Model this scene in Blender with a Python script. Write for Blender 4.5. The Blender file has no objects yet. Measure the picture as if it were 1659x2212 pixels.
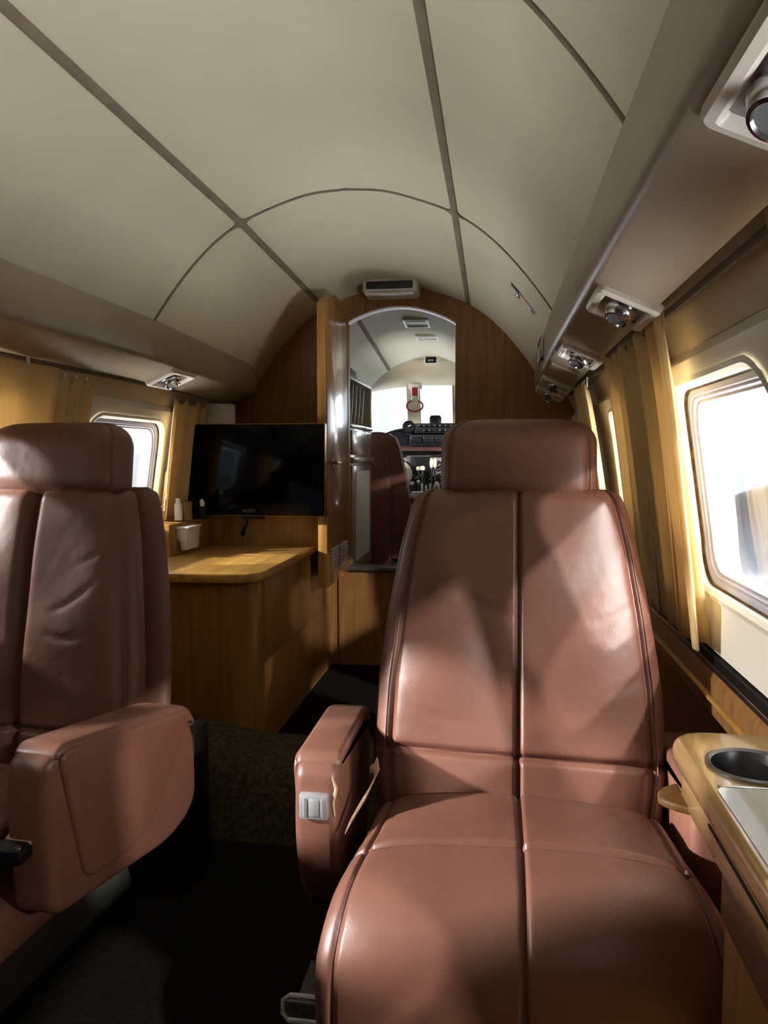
import bpy, bmesh, math, random
import numpy as np
from mathutils import Vector, Matrix, Euler
random.seed(4)
PI = math.pi
SC = bpy.context.scene
COL = SC.collection

# ------------------------------------------------------------------ materials
def lin(c):
    return tuple(((v/255)/12.92 if v/255 <= .04045 else ((v/255+.055)/1.055)**2.4) for v in c)

def base_mat(name, rgb, rough=.5, metal=0., spec=.5, coat=0., coat_rough=.1, trans=0.):
    m = bpy.data.materials.new(name); m.use_nodes = True
    b = m.node_tree.nodes['Principled BSDF']
    b.inputs['Base Color'].default_value = (*lin(rgb), 1)
    b.inputs['Roughness'].default_value = rough
    b.inputs['Metallic'].default_value = metal
    b.inputs['Specular IOR Level'].default_value = spec
    b.inputs['Coat Weight'].default_value = coat
    b.inputs['Coat Roughness'].default_value = coat_rough
    b.inputs['Transmission Weight'].default_value = trans
    return m

def noisy(name, c1, c2, scale=(10, 10, 10), detail=4, rough=.5, bump=0., bump_scale=None, metal=0., spec=.5,
          coat=0., coat_rough=.1, lo=.35, hi=.65, nscale=1., rough2=None, sheen=0.):
    m = base_mat(name, c1, rough, metal, spec, coat, coat_rough)
    nt = m.node_tree; b = nt.nodes['Principled BSDF']
    tc = nt.nodes.new('ShaderNodeTexCoord'); mp = nt.nodes.new('ShaderNodeMapping')
    mp.inputs['Scale'].default_value = scale
    nz = nt.nodes.new('ShaderNodeTexNoise'); nz.inputs['Scale'].default_value = nscale; nz.inputs['Detail'].default_value = detail
    rp = nt.nodes.new('ShaderNodeValToRGB')
    rp.color_ramp.elements[0].position = lo; rp.color_ramp.elements[1].position = hi
    rp.color_ramp.elements[0].color = (*lin(c1), 1); rp.color_ramp.elements[1].color = (*lin(c2), 1)
    L = nt.links.new
    L(tc.outputs['Object'], mp.inputs['Vector']); L(mp.outputs['Vector'], nz.inputs['Vector'])
    L(nz.outputs['Fac'], rp.inputs['Fac']); L(rp.outputs['Color'], b.inputs['Base Color'])
    if sheen: b.inputs['Sheen Weight'].default_value = sheen
    if rough2 is not None:
        mr = nt.nodes.new('ShaderNodeMapRange'); mr.inputs['From Min'].default_value = lo; mr.inputs['From Max'].default_value = hi
        mr.inputs['To Min'].default_value = rough; mr.inputs['To Max'].default_value = rough2
        L(nz.outputs['Fac'], mr.inputs['Value']); L(mr.outputs['Result'], b.inputs['Roughness'])
    if bump:
        n2 = nt.nodes.new('ShaderNodeTexNoise'); n2.inputs['Scale'].default_value = bump_scale or 200; n2.inputs['Detail'].default_value = 3
        L(tc.outputs['Object'], n2.inputs['Vector'])
        bp = nt.nodes.new('ShaderNodeBump'); bp.inputs['Strength'].default_value = bump; bp.inputs['Distance'].default_value = .004
        L(n2.outputs['Fac'], bp.inputs['Height']); L(bp.outputs['Normal'], b.inputs['Normal'])
    return m

def leather_mat(name, c1, c2, rough):
    m = noisy(name, c1, c2, (3, 3, 3), 5, rough, 0, lo=.3, hi=.72, spec=.5, rough2=rough+.1)
    nt = m.node_tree; b = nt.nodes['Principled BSDF']; L = nt.links.new
    tc = nt.nodes.new('ShaderNodeTexCoord')
    v = nt.nodes.new('ShaderNodeTexVoronoi'); v.inputs['Scale'].default_value = 420; v.feature = 'SMOOTH_F1'
    n = nt.nodes.new('ShaderNodeTexNoise'); n.inputs['Scale'].default_value = 9; n.inputs['Detail'].default_value = 3
    L(tc.outputs['Object'], v.inputs['Vector']); L(tc.outputs['Object'], n.inputs['Vector'])
    b1 = nt.nodes.new('ShaderNodeBump'); b1.inputs['Strength'].default_value = .10; b1.inputs['Distance'].default_value = .001
    b2 = nt.nodes.new('ShaderNodeBump'); b2.inputs['Strength'].default_value = .22; b2.inputs['Distance'].default_value = .02
    L(v.outputs['Distance'], b1.inputs['Height']); L(n.outputs['Fac'], b2.inputs['Height'])
    L(b2.outputs['Normal'], b1.inputs['Normal']); L(b1.outputs['Normal'], b.inputs['Normal'])
    return m

M = {}
M['leather'] = leather_mat('leather', (103, 67, 54), (117, 78, 63), .38)
M['leather_dark'] = leather_mat('leather_dark', (96, 52, 44), (112, 62, 52), .4)
M['leather_deep'] = leather_mat('leather_deep', (62, 32, 28), (72, 38, 33), .55)
M['ceiling'] = noisy('headliner', (192, 184, 162), (201, 193, 170), (2.5, 2.5, 2.5), 3, .8, .05, 500, spec=.25)
M['seam'] = noisy('seam_taupe', (112, 100, 86), (124, 111, 95), (20, 20, 20), 3, .75, spec=.25)
M['binskin'] = noisy('taupe_vinyl', (148, 134, 117), (156, 142, 124), (4, 4, 4), 3, .36, .04, 600, spec=.45)
M['wallskin'] = noisy('beige_wall', (190, 176, 152), (198, 184, 160), (4, 4, 4), 3, .6, .03, 500, spec=.35)
M['cream'] = noisy('cream_plastic', (220, 215, 198), (227, 222, 206), (5, 5, 5), 3, .42, spec=.45)
M['lilac'] = base_mat('window_gasket', (176, 176, 194), .35)
M['foam'] = noisy('old_foam', (110, 90, 56), (60, 46, 30), (40, 40, 40), 4, .9, spec=.1)
M['wood'] = noisy('golden_veneer', (170, 126, 66), (134, 92, 42), (60, 60, 3.2), 6, .30, coat=.35, coat_rough=.12, lo=.3, hi=.75)
M['wood_bulk'] = noisy('bulkhead_veneer', (144, 102, 56), (112, 74, 36), (70, 70, 4), 6, .5, coat=.1, coat_rough=.3, lo=.3, hi=.75)
M['wood_door'] = noisy('door_veneer', (186, 138, 80), (152, 102, 50), (60, 60, 2.5), 6, .22, coat=.4, coat_rough=.09, lo=.3, hi=.75)
M['wood_top'] = noisy('counter_veneer', (206, 160, 84), (168, 120, 54), (55, 6, 55), 6, .35, coat=.4, coat_rough=.15, lo=.3, hi=.75)
M['wood_table'] = noisy('maple_table', (218, 182, 124), (190, 146, 84), (45, 5, 45), 5, .22, coat=.8, coat_rough=.06, lo=.3, hi=.75)
M['wood_red'] = noisy('reddish_panel', (122, 70, 42), (92, 50, 28), (50, 3, 50), 5, .45, lo=.3, hi=.75)
M['pale_glare'] = noisy('table_window_glare', (222, 220, 214), (212, 210, 205), (6, 6, 6), 4, .16, coat=.6, coat_rough=.05)  # pale tone paints in the window's reflection on the glossy wood top
M['tan'] = noisy('tan_laminate', (176, 146, 108), (160, 130, 92), (20, 20, 4), 5, .3, coat=.5, coat_rough=.1)
M['curtain'] = noisy('mustard_cloth', (228, 202, 146), (218, 190, 132), (90, 90, 14), 4, .85, .12, 900, spec=.15, sheen=.2)
_nt = M['curtain'].node_tree; _b = _nt.nodes['Principled BSDF']; _o = _nt.nodes['Material Output']
_t = _nt.nodes.new('ShaderNodeBsdfTranslucent'); _t.inputs['Color'].default_value = (*lin((232, 208, 160)), 1); _m = _nt.nodes.new('ShaderNodeMixShader'); _m.inputs[0].default_value = .3
_nt.links.new(_b.outputs[0], _m.inputs[1]); _nt.links.new(_t.outputs[0], _m.inputs[2]); _nt.links.new(_m.outputs[0], _o.inputs['Surface'])
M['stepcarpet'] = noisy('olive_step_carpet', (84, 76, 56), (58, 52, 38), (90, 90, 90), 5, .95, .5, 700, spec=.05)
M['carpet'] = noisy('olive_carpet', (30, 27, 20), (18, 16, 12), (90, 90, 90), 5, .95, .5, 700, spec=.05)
M['chrome'] = base_mat('chrome', (200, 202, 206), .14, 1.)
M['steel'] = base_mat('brushed_steel', (150, 150, 152), .28, 1.)
M['satin'] = noisy('satin_steel', (196, 198, 202), (176, 178, 182), (40, 40, 40), 3, .34, metal=.55)
M['dullmetal'] = noisy('dull_metal', (120, 122, 122), (98, 100, 101), (60, 60, 60), 3, .42, metal=.8)
M['brass'] = base_mat('aged_brass', (150, 120, 70), .3, 1.)
M['greyplinth'] = noisy('grey_plinth', (74, 76, 68), (64, 66, 60), (12, 12, 12), 3, .6)
M['black'] = base_mat('black_plastic', (12, 12, 13), .5, spec=.3)
M['screen'] = base_mat('black_screen', (5, 5, 7), .10, spec=.12)
M['white'] = noisy('white_plastic', (236, 234, 226), (228, 226, 218), (8, 8, 8), 2, .4)
M['lampbezel'] = noisy('pale_bezel', (208, 198, 188), (200, 190, 180), (9, 9, 9), 2, .4)
M['paper'] = noisy('tissue_paper', (232, 228, 220), (222, 218, 210), (60, 60, 60), 3, .95, .2, 300, spec=.1)
M['redplastic'] = base_mat('red_plastic', (176, 30, 34), .4)
M['ivory'] = base_mat('ivory_knob', (236, 228, 198), .35)
M['panelgrey'] = noisy('panel_grey', (122, 118, 112), (108, 104, 99), (14, 14, 14), 3, .55)
M['navyblack'] = noisy('black_shield', (18, 20, 26), (12, 13, 18), (20, 20, 20), 3, .85, spec=.12)
M['lens'] = base_mat('lamp_lens', (96, 96, 98), .15)
M['dial'] = base_mat('dial_face', (28, 30, 34), .2)
M['darkgrille'] = base_mat('dark_grille', (52, 46, 40), .7)
M['cockpitskin'] = noisy('cockpit_liner', (222, 218, 196), (228, 224, 204), (4, 4, 4), 3, .7, spec=.3)
M['header'] = noisy('cockpit_header', (182, 168, 142), (190, 176, 150), (4, 4, 4), 3, .7, spec=.3)
M['webbing'] = noisy('tan_webbing', (176, 150, 116), (150, 124, 92), (200, 200, 200), 3, .9, .2, 500, spec=.1)
M['torn'] = noisy('torn_edge', (206, 178, 156), (176, 140, 116), (80, 80, 80), 3, .9, spec=.1)
M['hangarwall'] = noisy('hangar_panel', (226, 232, 240), (206, 216, 230), (.1, 2.2, .05), 3, .7, lo=.4, hi=.6)
M['hangarfloor'] = noisy('hangar_floor', (176, 182, 184), (164, 170, 173), (.8, .8, .8), 3, .4)
M['planegrey'] = noisy('plane_paint', (92, 98, 108), (80, 86, 96), (2, 2, 2), 3, .3, spec=.5)
M['planewhite'] = base_mat('plane_white', (214, 214, 212), .3)
M['planeorange'] = base_mat('plane_orange', (200, 120, 50), .35)
M['tailred'] = base_mat('tail_red', (200, 40, 44), .4)
g = bpy.data.materials.new('window_pane'); g.use_nodes = True
nt = g.node_tree; nt.nodes.clear()
o_ = nt.nodes.new('ShaderNodeOutputMaterial'); t_ = nt.nodes.new('ShaderNodeBsdfTransparent'); t_.inputs[0].default_value = (.93, .95, .97, 1)
gl = nt.nodes.new('ShaderNodeBsdfGlossy'); gl.inputs['Roughness'].default_value = .02
fr = nt.nodes.new('ShaderNodeMath'); fr.operation = 'MULTIPLY_ADD'; fr.inputs[1].default_value = .55; fr.inputs[2].default_value = .04
lw = nt.nodes.new('ShaderNodeLayerWeight'); pw_ = nt.nodes.new('ShaderNodeMath'); pw_.operation = 'POWER'; pw_.inputs[1].default_value = 4.5
nt.links.new(lw.outputs['Facing'], pw_.inputs[0]); nt.links.new(pw_.outputs[0], fr.inputs[0])
mx = nt.nodes.new('ShaderNodeMixShader')
nt.links.new(fr.outputs[0], mx.inputs[0]); nt.links.new(t_.outputs[0], mx.inputs[1]); nt.links.new(gl.outputs[0], mx.inputs[2]); nt.links.new(mx.outputs[0], o_.inputs[0])
M['pane'] = g

# ------------------------------------------------------------------ mesh helpers
class MB:
    """collects verts/faces (in world or local coordinates)"""
    def __init__(s): s.v = []; s.f = []
    def add(s, v, f):
        n = len(s.v); s.v += [tuple(map(float, p)) for p in v]; s.f += [tuple(i+n for i in q) for q in f]; return s
    def box(s, x0, x1, y0, y1, z0, z1, bev=0., seg=2, rot=None, about=None):
        bm = bmesh.new(); bmesh.ops.create_cube(bm, size=1)
        for v in bm.verts:
            v.co = Vector(((x0+x1)/2+v.co.x*(x1-x0), (y0+y1)/2+v.co.y*(y1-y0), (z0+z1)/2+v.co.z*(z1-z0)))
        if bev > 0: bmesh.ops.bevel(bm, geom=bm.edges[:], offset=min(bev, .49*min(x1-x0, y1-y0, z1-z0)), segments=seg, profile=.5, affect='EDGES')
        return s.bm(bm, rot, about)
    def bm(s, bm, rot=None, about=None):
        bm.verts.ensure_lookup_table(); bm.verts.index_update()
        vs = [v.co.copy() for v in bm.verts]
        if rot is not None:
            R = Euler(rot).to_matrix(); a = Vector(about or (0, 0, 0)); vs = [a+R@(v-a) for v in vs]
        fs = [[v.index for v in f.verts] for f in bm.faces]; bm.free()
        return s.add(vs, fs)
    def loft(s, secs, cap=True, closed=True):
        n = len(secs[0]); v = [p for c in secs for p in c]; f = []
        for i in range(len(secs)-1):
            for j in range(n if closed else n-1):
                k = (j+1) % n; f.append((i*n+j, i*n+k, (i+1)*n+k, (i+1)*n+j))
        if cap and closed:
            f.append(tuple(range(n))[::-1]); f.append(tuple((len(secs)-1)*n+j for j in range(n)))
        return s.add(v, f)
    def prism(s, pts, axis, a, b, bev=0., seg=2):
        """pts: 2-D outline; axis: 'x','y','z' the extrusion axis from a to b"""
        def co(p, t):
            return {'x': (t, p[0], p[1]), 'y': (p[0], t, p[1]), 'z': (p[0], p[1], t)}[axis]
        bm = bmesh.new(); A = [bm.verts.new(co(p, a)) for p in pts]; B = [bm.verts.new(co(p, b)) for p in pts]; n = len(pts)
        bm.faces.new(A[::-1]); bm.faces.new(B)
        for i in range(n): bm.faces.new((A[i], A[(i+1) % n], B[(i+1) % n], B[i]))
        bmesh.ops.recalc_face_normals(bm, faces=bm.faces[:])
        if bev > 0:
            es = [e for e in bm.edges if (e.verts[0] in A) == (e.verts[1] in A)]
            bmesh.ops.bevel(bm, geom=es, offset=bev, segments=seg, profile=.5, affect='EDGES')
        return s.bm(bm)
    def tube(s, pts, r, n=10, cap=True):
        pts = [Vector(p) for p in pts]; secs = []; up = Vector((0, 0, 1)); prev = None
        for i, p in enumerate(pts):
            d = (pts[min(i+1, len(pts)-1)]-pts[max(i-1, 0)]).normalized()
            a = prev - d*prev.dot(d) if prev else (d.cross(up) if abs(d.z) < .95 else d.cross(Vector((1, 0, 0))))
            a.normalize(); prev = a; b = d.cross(a); rr = r[i] if isinstance(r, (list, tuple)) else r
            secs.append([p+(a*math.cos(2*PI*k/n)+b*math.sin(2*PI*k/n))*rr for k in range(n)])
        return s.loft(secs, cap)
    def lathe(s, prof, c=(0, 0, 0), axis='z', n=32, cap=True):
        secs = []
        for r, h in prof:
            ring = []
            for k in range(n):
                a = 2*PI*k/n; p = (r*math.cos(a), r*math.sin(a), h)
                p = {'z': p, 'y': (p[0], h, p[1]), 'x': (h, p[0], p[1])}[axis]
                ring.append((c[0]+p[0], c[1]+p[1], c[2]+p[2]))
            secs.append(ring)
        return s.loft(secs, cap)
    def rings(s, loops):  # consecutive closed loops, no caps
        return s.loft(loops, False)

def rrect(w, h, r, n=6):
    pts = []
    for cx, cy, a0 in ((w/2-r, h/2-r, 0), (-w/2+r, h/2-r, 90), (-w/2+r, -h/2+r, 180), (w/2-r, -h/2+r, 270)):
        for k in range(n+1):
            a = math.radians(a0+90*k/n); pts.append((cx+r*math.cos(a), cy+r*math.sin(a)))
    return pts

def link(name, mb, mat, inv=None, smooth=35):
    me = bpy.data.meshes.new(name)
    v = mb.v if inv is None else [tuple(inv @ Vector(p)) for p in mb.v]
    me.from_pydata(v, [], mb.f)
    bm = bmesh.new(); bm.from_mesh(me); bmesh.ops.recalc_face_normals(bm, faces=bm.faces[:]); bm.to_mesh(me); bm.free()
    mats = mat if isinstance(mat, (list, tuple)) else [mat]
    for m in mats: me.materials.append(M[m])
    if smooth:
        for p in me.polygons: p.use_smooth = True
        me.set_sharp_from_angle(angle=math.radians(smooth))
    me.update()
    o = bpy.data.objects.new(name, me); COL.objects.link(o)
    return o

def tag(o, label, cat, group=None):
    o['label'] = label; o['category'] = cat
    if group: o['group'] = group
    return o

class Thing:
    """an Empty at the thing's base that parents its parts; parts are given in world coordinates unless local=True"""
    def __init__(s, name, label, cat, loc, rot=(0, 0, 0), group=None, structure=False, local=False):
        s.o = bpy.data.objects.new(name, None); s.o.empty_display_size = .05; COL.objects.link(s.o)
        s.o.location = loc; s.o.rotation_euler = rot
        if structure: s.o['kind'] = 'structure'
        if label: tag(s.o, label, cat, group)
        s.local = local
        s.inv = None if local else (Matrix.Translation(loc) @ Euler(rot).to_matrix().to_4x4()).inverted()
    def part(s, name, mb, mat, parent=None, label=None, smooth=35):
        o = link(name, mb, mat, s.inv, smooth); o.parent = parent or s.o
        if label: o['label'] = label
        return o

def structure(name, mb, mat, smooth=35):
    o = link(name, mb, mat, None, smooth); o['kind'] = 'structure'; return o

def single(name, mb, mat, label, cat, group=None, smooth=35):
    c = np.array(mb.v); loc = Vector(((c[:, 0].min()+c[:, 0].max())/2, (c[:, 1].min()+c[:, 1].max())/2, c[:, 2].min()))
    o = link(name, mb, mat, Matrix.Translation(-loc), smooth); o.location = loc
    return tag(o, label, cat, group)

def copy_tree(root, loc, rot=None, label=None, group=None):
    def rec(o, par):
        c = o.copy(); COL.objects.link(c)
        if par: c.parent = par
        for ch in list(o.children): rec(ch, c)
        return c
    r = rec(root, None); r.location = loc
    if rot is not None: r.rotation_euler = rot
    if label: r['label'] = label
    if group: r['group'] = group
    return r

def boolean_cut(o, cutters):
    for c in cutters:
        md = o.modifiers.new('cut', 'BOOLEAN'); md.operation = 'DIFFERENCE'; md.solver = 'EXACT'; md.object = c
    dg = bpy.context.evaluated_depsgraph_get(); dg.update()
    me = bpy.data.meshes.new_from_object(o.evaluated_get(dg)); o.modifiers.clear(); o.data = me
    for p in me.polygons: p.use_smooth = True
    me.set_sharp_from_angle(angle=math.radians(35))
    for c in cutters: bpy.data.objects.remove(c, do_unlink=True)

def fillet(pts, r, n=4):
    out = []; N = len(pts)
    for i in range(N):
        p, a, b = (Vector(pts[i]), Vector(pts[i-1]), Vector(pts[(i+1) % N])); da, db = a-p, b-p
        k_ = min(r, .48*da.length, .48*db.length); u, v = p+da.normalized()*k_, p+db.normalized()*k_
        for q in range(n+1):
            t = q/n; out.append(tuple((1-t)**2*u+2*t*(1-t)*p+t*t*v))
    return out
def catmull(pts, n=8):
    P = [np.array(p, float) for p in pts]; P = [2*P[0]-P[1]]+P+[2*P[-1]-P[-2]]; out = []
    for i in range(1, len(P)-2):
        for k in range(n):
            t = k/n; a, b, c, d = P[i-1], P[i], P[i+1], P[i+2]
            out.append(.5*((2*b)+(-a+c)*t+(2*a-5*b+4*c-d)*t*t+(-a+3*b-3*c+d)*t**3))
    out.append(P[-2]); return out

# ------------------------------------------------------------------ camera
cam = bpy.data.cameras.new('camera'); co = bpy.data.objects.new('camera', cam); COL.objects.link(co)
co.location = (.39, 0, .84); co.rotation_euler = (math.radians(90-4.17), 0, math.radians(8.24))
cam.sensor_fit = 'VERTICAL'; cam.sensor_height = 36; cam.lens = 1661/2212*36; cam.clip_start = .02; cam.clip_end = 300
SC.camera = co

# ------------------------------------------------------------------ fuselage shell
YB, YF = -.40, 3.0
CP = [(0, 1.526), (.1, 1.517), (.2, 1.487), (.283, 1.452), (.36, 1.400), (.44, 1.320), (.523, 1.212), (.575, 1.12)]
CS = [tuple(p) for p in catmull(CP, 6)]
CX_ = [p[0] for p in CS]
def ceil_z(x, y):
    z = float(np.interp(abs(x), CX_, [p[1] for p in CS]))
    return z-.035*max(0, y-2.0)
mb = MB(); prof = [(-x, z) for x, z in CS[::-1]][:-1]+CS
def cz(y, d=0): return [(x*(1+d/.6), y, z-.035*max(0, y-2.)+d) for x, z in prof]
ys = [YB, 0, .5, .9, 1.2, 1.6, 2., 2.25, 2.5, 2.75, YF]
inner = [cz(y) for y in ys]; outer = [cz(y, .03) for y in ys]
mb.loft([a+b[::-1] for a, b in zip(inner, outer)], True)
structure('ceiling', mb, 'ceiling', 50)

def strip(path, w, h, nrm):
    """raised flat strip along path; nrm(p) the inward normal, side = tangent x normal"""
    secs = []
    path = [Vector(p) for p in path]
    for i, p in enumerate(path):
        t = (path[min(i+1, len(path)-1)]-path[max(i-1, 0)]).normalized(); n = nrm(p); s_ = t.cross(n).normalized()
        secs.append([p-s_*w/2-n*.004, p-s_*w/2+n*h*.6, p-s_*w*.36+n*h, p+s_*w*.36+n*h, p+s_*w/2+n*h*.6, p+s_*w/2-n*.004])
    return MB().loft(secs)
def cn(p):
    e = .01; x = p.x; dz = (ceil_z(x+e, 0)-ceil_z(x-e, 0))/(2*e)
    return Vector((dz, 0, -1)).normalized()
k = 1
for sx in (-1, 1):
    path = [(sx*.281, y, ceil_z(.281, y)) for y in np.linspace(YB, YF-.002, 30)]
    structure('trim_%d' % k, strip(path, .019, .003, cn), 'seam', 60); k += 1
for yr in (-.15, .9, 2.0):
    path = [(x, yr, ceil_z(x, yr)) for x in np.linspace(-.56, .56, 60)]
    structure('trim_%d' % k, strip(path, .011, .003, cn), 'seam', 60); k += 1
for yr in (.9, 2.0):                                                     # filleted corners where the seams cross
    for sx in (-1, 1):
        m2 = MB(); c = []
        for a in range(4):
            for q in range(7):
                th = PI/2*a+PI/2*q/6; R = .016
                cx_, cy_ = ((1, 1), (-1, 1), (-1, -1), (1, -1))[a]
                ux = cx_*(.0055+R)-cx_*R*abs(math.cos(PI/2*(q/6 if a % 2 else 1-q/6)))
                uy = cy_*(.0055+R)-cy_*R*abs(math.sin(PI/2*(q/6 if a % 2 else 1-q/6)))
                c.append((ux+cx_*.004, uy))
        top = []; bot = []
        for ux, uy in c:
            x = sx*.281+ux; p = Vector((x, yr+uy, ceil_z(x, yr))); n = cn(p)
            top.append(p+n*.0033); bot.append(p-n*.003)
        m2.loft([bot, top]); structure('trim_%d' % k, m2, 'seam', 30); k += 1

# side walls
WZ = [(1.14, .60), (1.05, .668), (1.0, .688), (.9, .718), (.8, .737), (.7, .749), (.6, .754), (.5, .755), (.4, .75), (.2, .728), (0, .69), (-.1, .665)]
def wall_x(z):
    a = sorted(WZ); return float(np.interp(z, [p[0] for p in a], [p[1] for p in a]))
def wall_mesh(s, z0, z1, th, y0=YB, y1=YF, extra=None, n=26):
    mb = MB(); zs = np.linspace(z0, z1, n); secs = []
    for y in (y0, y1):
        secs.append([(s*(wall_x(z)-(extra(z) if extra else 0)), y, z) for z in zs]+[(s*(wall_x(z)+th), y, z) for z in zs[::-1]])
    return mb.loft(secs)
def shoulder(z):                                                         # moulded shoulder above the windows
    return .022*max(0., min(1., (1.005-z)/.022))*(1 if z > .53 else 0)
WIN = {1: [(.90, 1.37), (1.62, 2.10), (.11, .57)], -1: [(1.92, 2.42), (1.15, 1.63), (.46, .90)]}
WZ0, WZ1 = .620, .955
kwin = 1
for s, side in ((1, 'right'), (-1, 'left')):
    up = structure('wall_%s' % side, wall_mesh(s, .525, 1.14, .05, extra=shoulder, n=60), 'cream')
    cut = []
    for y0, y1 in WIN[s]:
        c = MB(); c.prism([(p[0]+(y0+y1)/2, p[1]+(WZ0+WZ1)/2) for p in rrect(y1-y0, WZ1-WZ0, .075, 8)], 'x', s*.55, s*.95)
        cut.append(link('cutter', c, 'cream'))
    boolean_cut(up, cut); up.name = 'wall_%s' % side
    structure('wall_%s_lower' % side, wall_mesh(s, -.1, .525, .05), 'wood_red')
    structure('wall_%s_upper' % side, wall_mesh(s, 1.004, 1.09, .01, extra=lambda z: .003, n=8), 'wallskin')
    for y0, y1 in WIN[s]:
        yc, zc, w, h = (y0+y1)/2, (WZ0+WZ1)/2, y1-y0, WZ1-WZ0
        t = Thing('window_%d' % kwin, None, None, (s*.73, yc, zc), structure=True); kwin += 1
        def loop(inset, depth, rr=.075):
            return [(s*(wall_x(zc+pz)-.022+depth), yc+py, zc+pz) for py, pz in rrect(w-2*inset, h-2*inset, rr-inset*.6, 8)]
        f = MB(); f.rings([loop(-.004, -.004), loop(.004, -.006), loop(.010, .0), loop(.010, .012)])
        t.part('frame', f, 'cream')
        f = MB(); f.rings([loop(.009, .006), loop(.013, .018), loop(.014, .020)]); t.part('liner', f, 'foam')
        f = MB(); f.rings([loop(.012, .014), loop(.020, .014), loop(.022, .018), loop(.025, .017), loop(.028, .023), loop(.031, .022), loop(.034, .030), loop(.036, .034), loop(.036, .045)])
        t.part('gasket', f, 'lilac')
        f = MB(); a, b = loop(.033, .036), loop(.033, .040); f.loft([a, b]); t.part('pane', f, 'pane')

# floor, spar hump, rear wall
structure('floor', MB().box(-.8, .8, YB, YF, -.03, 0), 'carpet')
secs = []
for x in np.linspace(-.72, .72, 24):
    dz = .045*max(0, min(1, (-x-.18)/.25)); wob = .004*math.sin(23*x)
    pr = [(1.56, 0), (1.6, .07), (1.635, .12+dz), (1.68, .137+dz+wob), (1.82, .14+dz-wob), (1.865, .132+dz), (1.885, .105+dz), (1.9, .04), (1.905, 0)]
    secs.append([(x, y, z) for y, z in pr])
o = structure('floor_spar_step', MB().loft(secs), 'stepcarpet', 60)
structure('wall_back', MB().prism([(-.78, -.1), (.78, -.1), (.78, .9), (.6, 1.2), (.3, 1.5), (0, 1.6), (-.3, 1.5), (-.6, 1.2), (-.78, .9)], 'y', YB-.04, YB), 'wallskin')  # unseen; set close behind the camera to block light from aft

# ------------------------------------------------------------------ overhead service panels
BIN = [(.545, 1.225), (.528, 1.214), (.5245, 1.203), (.525, 1.115), (.5275, 1.103), (.535, 1.095), (.612, 1.061), (.622, 1.058), (.627, 1.064), (.628, 1.085), (.60, 1.20)]
def bin_panel(s, name, label):
    secs = []
    for y in list(np.linspace(YB, 2.72, 20))+[2.8, 2.86, 2.91, 2.95, 2.975, 2.99]:
        q = 1 if y < 2.8 else math.sqrt(max(0, 1-((y-2.8)/.2)**2)); q = .35+.65*q
        cx_, cz_ = .60, 1.16
        secs.append([(s*(cx_+(x-cx_)*(q if y > 2.8 else 1)), y, cz_+(z-cz_)*(q if y > 2.8 else 1)-.022*max(0, y-2)) for x, z in BIN])
    return single(name, MB().loft(secs), 'binskin', label, 'overhead panel', 'overhead service panels', 50)
bin_panel(1, 'overhead_panel', 'long taupe overhead panel above the right-hand windows, with a row of reading lights')
bin_panel(-1, 'overhead_panel', 'long taupe overhead panel above the left-hand windows, with one reading light')

# reading lights: local z points out of the panel, local x across, local y along the cabin
ANG = math.atan2(.034, .077)
def make_light(label, loc, rot):
    t = Thing('reading_light', label, 'reading light', loc, rot, 'reading lights in the overhead panels', local=True)
    w, l = .100, .165
    def L(i, z, r=.012): return [(x, y, z) for x, y in rrect(w-2*i, l-2*i, max(.002, r-i*.5), 4)]
    t.part('bezel', MB().rings([L(-.002, -.006), L(0, .006), L(.004, .010), L(.012, .010), L(.016, .004), L(.018, -.004)]), 'lampbezel')
    t.part('recess_plate', MB().loft([L(.014, -.006, .008), L(.014, .0005, .008)]), 'steel')
    a = t.part('eyeball', MB().lathe([(.006, -.004), (.021, -.003), (.025, .003), (.026, .010), (.022, .018), (.018, .021), (.017, .019), (.016, .017)], (0, -.008, -.002), n=28), 'chrome')
    R = Euler((.35, .1, 0)).to_matrix()
    def aim(b): b.v = [tuple(R @ Vector(v)+Vector((0, -.008, .002))) for v in b.v]; return b
    t.part('lamp_barrel', aim(MB().lathe([(.019, .004), (.0195, .018), (.018, .025), (.015, .026), (.014, .022)], (0, 0, 0), n=28)), 'chrome', a)
    t.part('lens', aim(MB().lathe([(.001, .0225), (.0145, .0225), (.0145, .020)], n=20)), 'lens', a)
    t.part('nozzle', MB().lathe([(.010, -.002), (.012, .004), (.010, .012), (.006, .013), (.004, .009)], (.004, .044, 0), n=20), 'chrome')
    for sy in (-1, 1):
        t.part('screw', MB().lathe([(.0001, .003), (.003, .003), (.003, 0)], (-.030, sy*.055, .0005), n=10), 'dullmetal')
    return t.o
def on_bin(s, y, u=.5):
    x0, z0, x1, z1 = .533, 1.096, .616, 1.059
    return (s*(x0+(x1-x0)*u), y, z0+(z1-z0)*u-.022*max(0, y-2))
RR = (0, PI+ANG, 0); RL = (0, PI-ANG, 0)
l0 = make_light('large reading light nearest the camera, cut by the right edge of the photo', on_bin(1, .535, .60), RR)
copy_tree(l0, on_bin(1, 1.27, .62), RR, 'reading light above the tall pleated curtain, second of the right-hand row')
copy_tree(l0, on_bin(1, 1.86, .60), RR, 'reading light next to the blank cover plate, third of the right-hand row')
copy_tree(l0, on_bin(1, 2.50, .52), RR, 'small-looking reading light just beyond the blank cover plate')
copy_tree(l0, on_bin(1, 2.78, .52), RR, 'farthest reading light, at the rounded front end of the right-hand panel')
copy_tree(l0, on_bin(-1, 2.22, .55), RL, 'lone reading light in the left-hand overhead panel, above the left window')
for c_ in l0.children:                                                   # the nearest lamp sits farther forward in its bezel
    if c_.name.startswith('eyeball'): c_.location = (.006, .026, -.002)
    if c_.name.startswith('nozzle'): c_.location = (0, -.085, 0)
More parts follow.
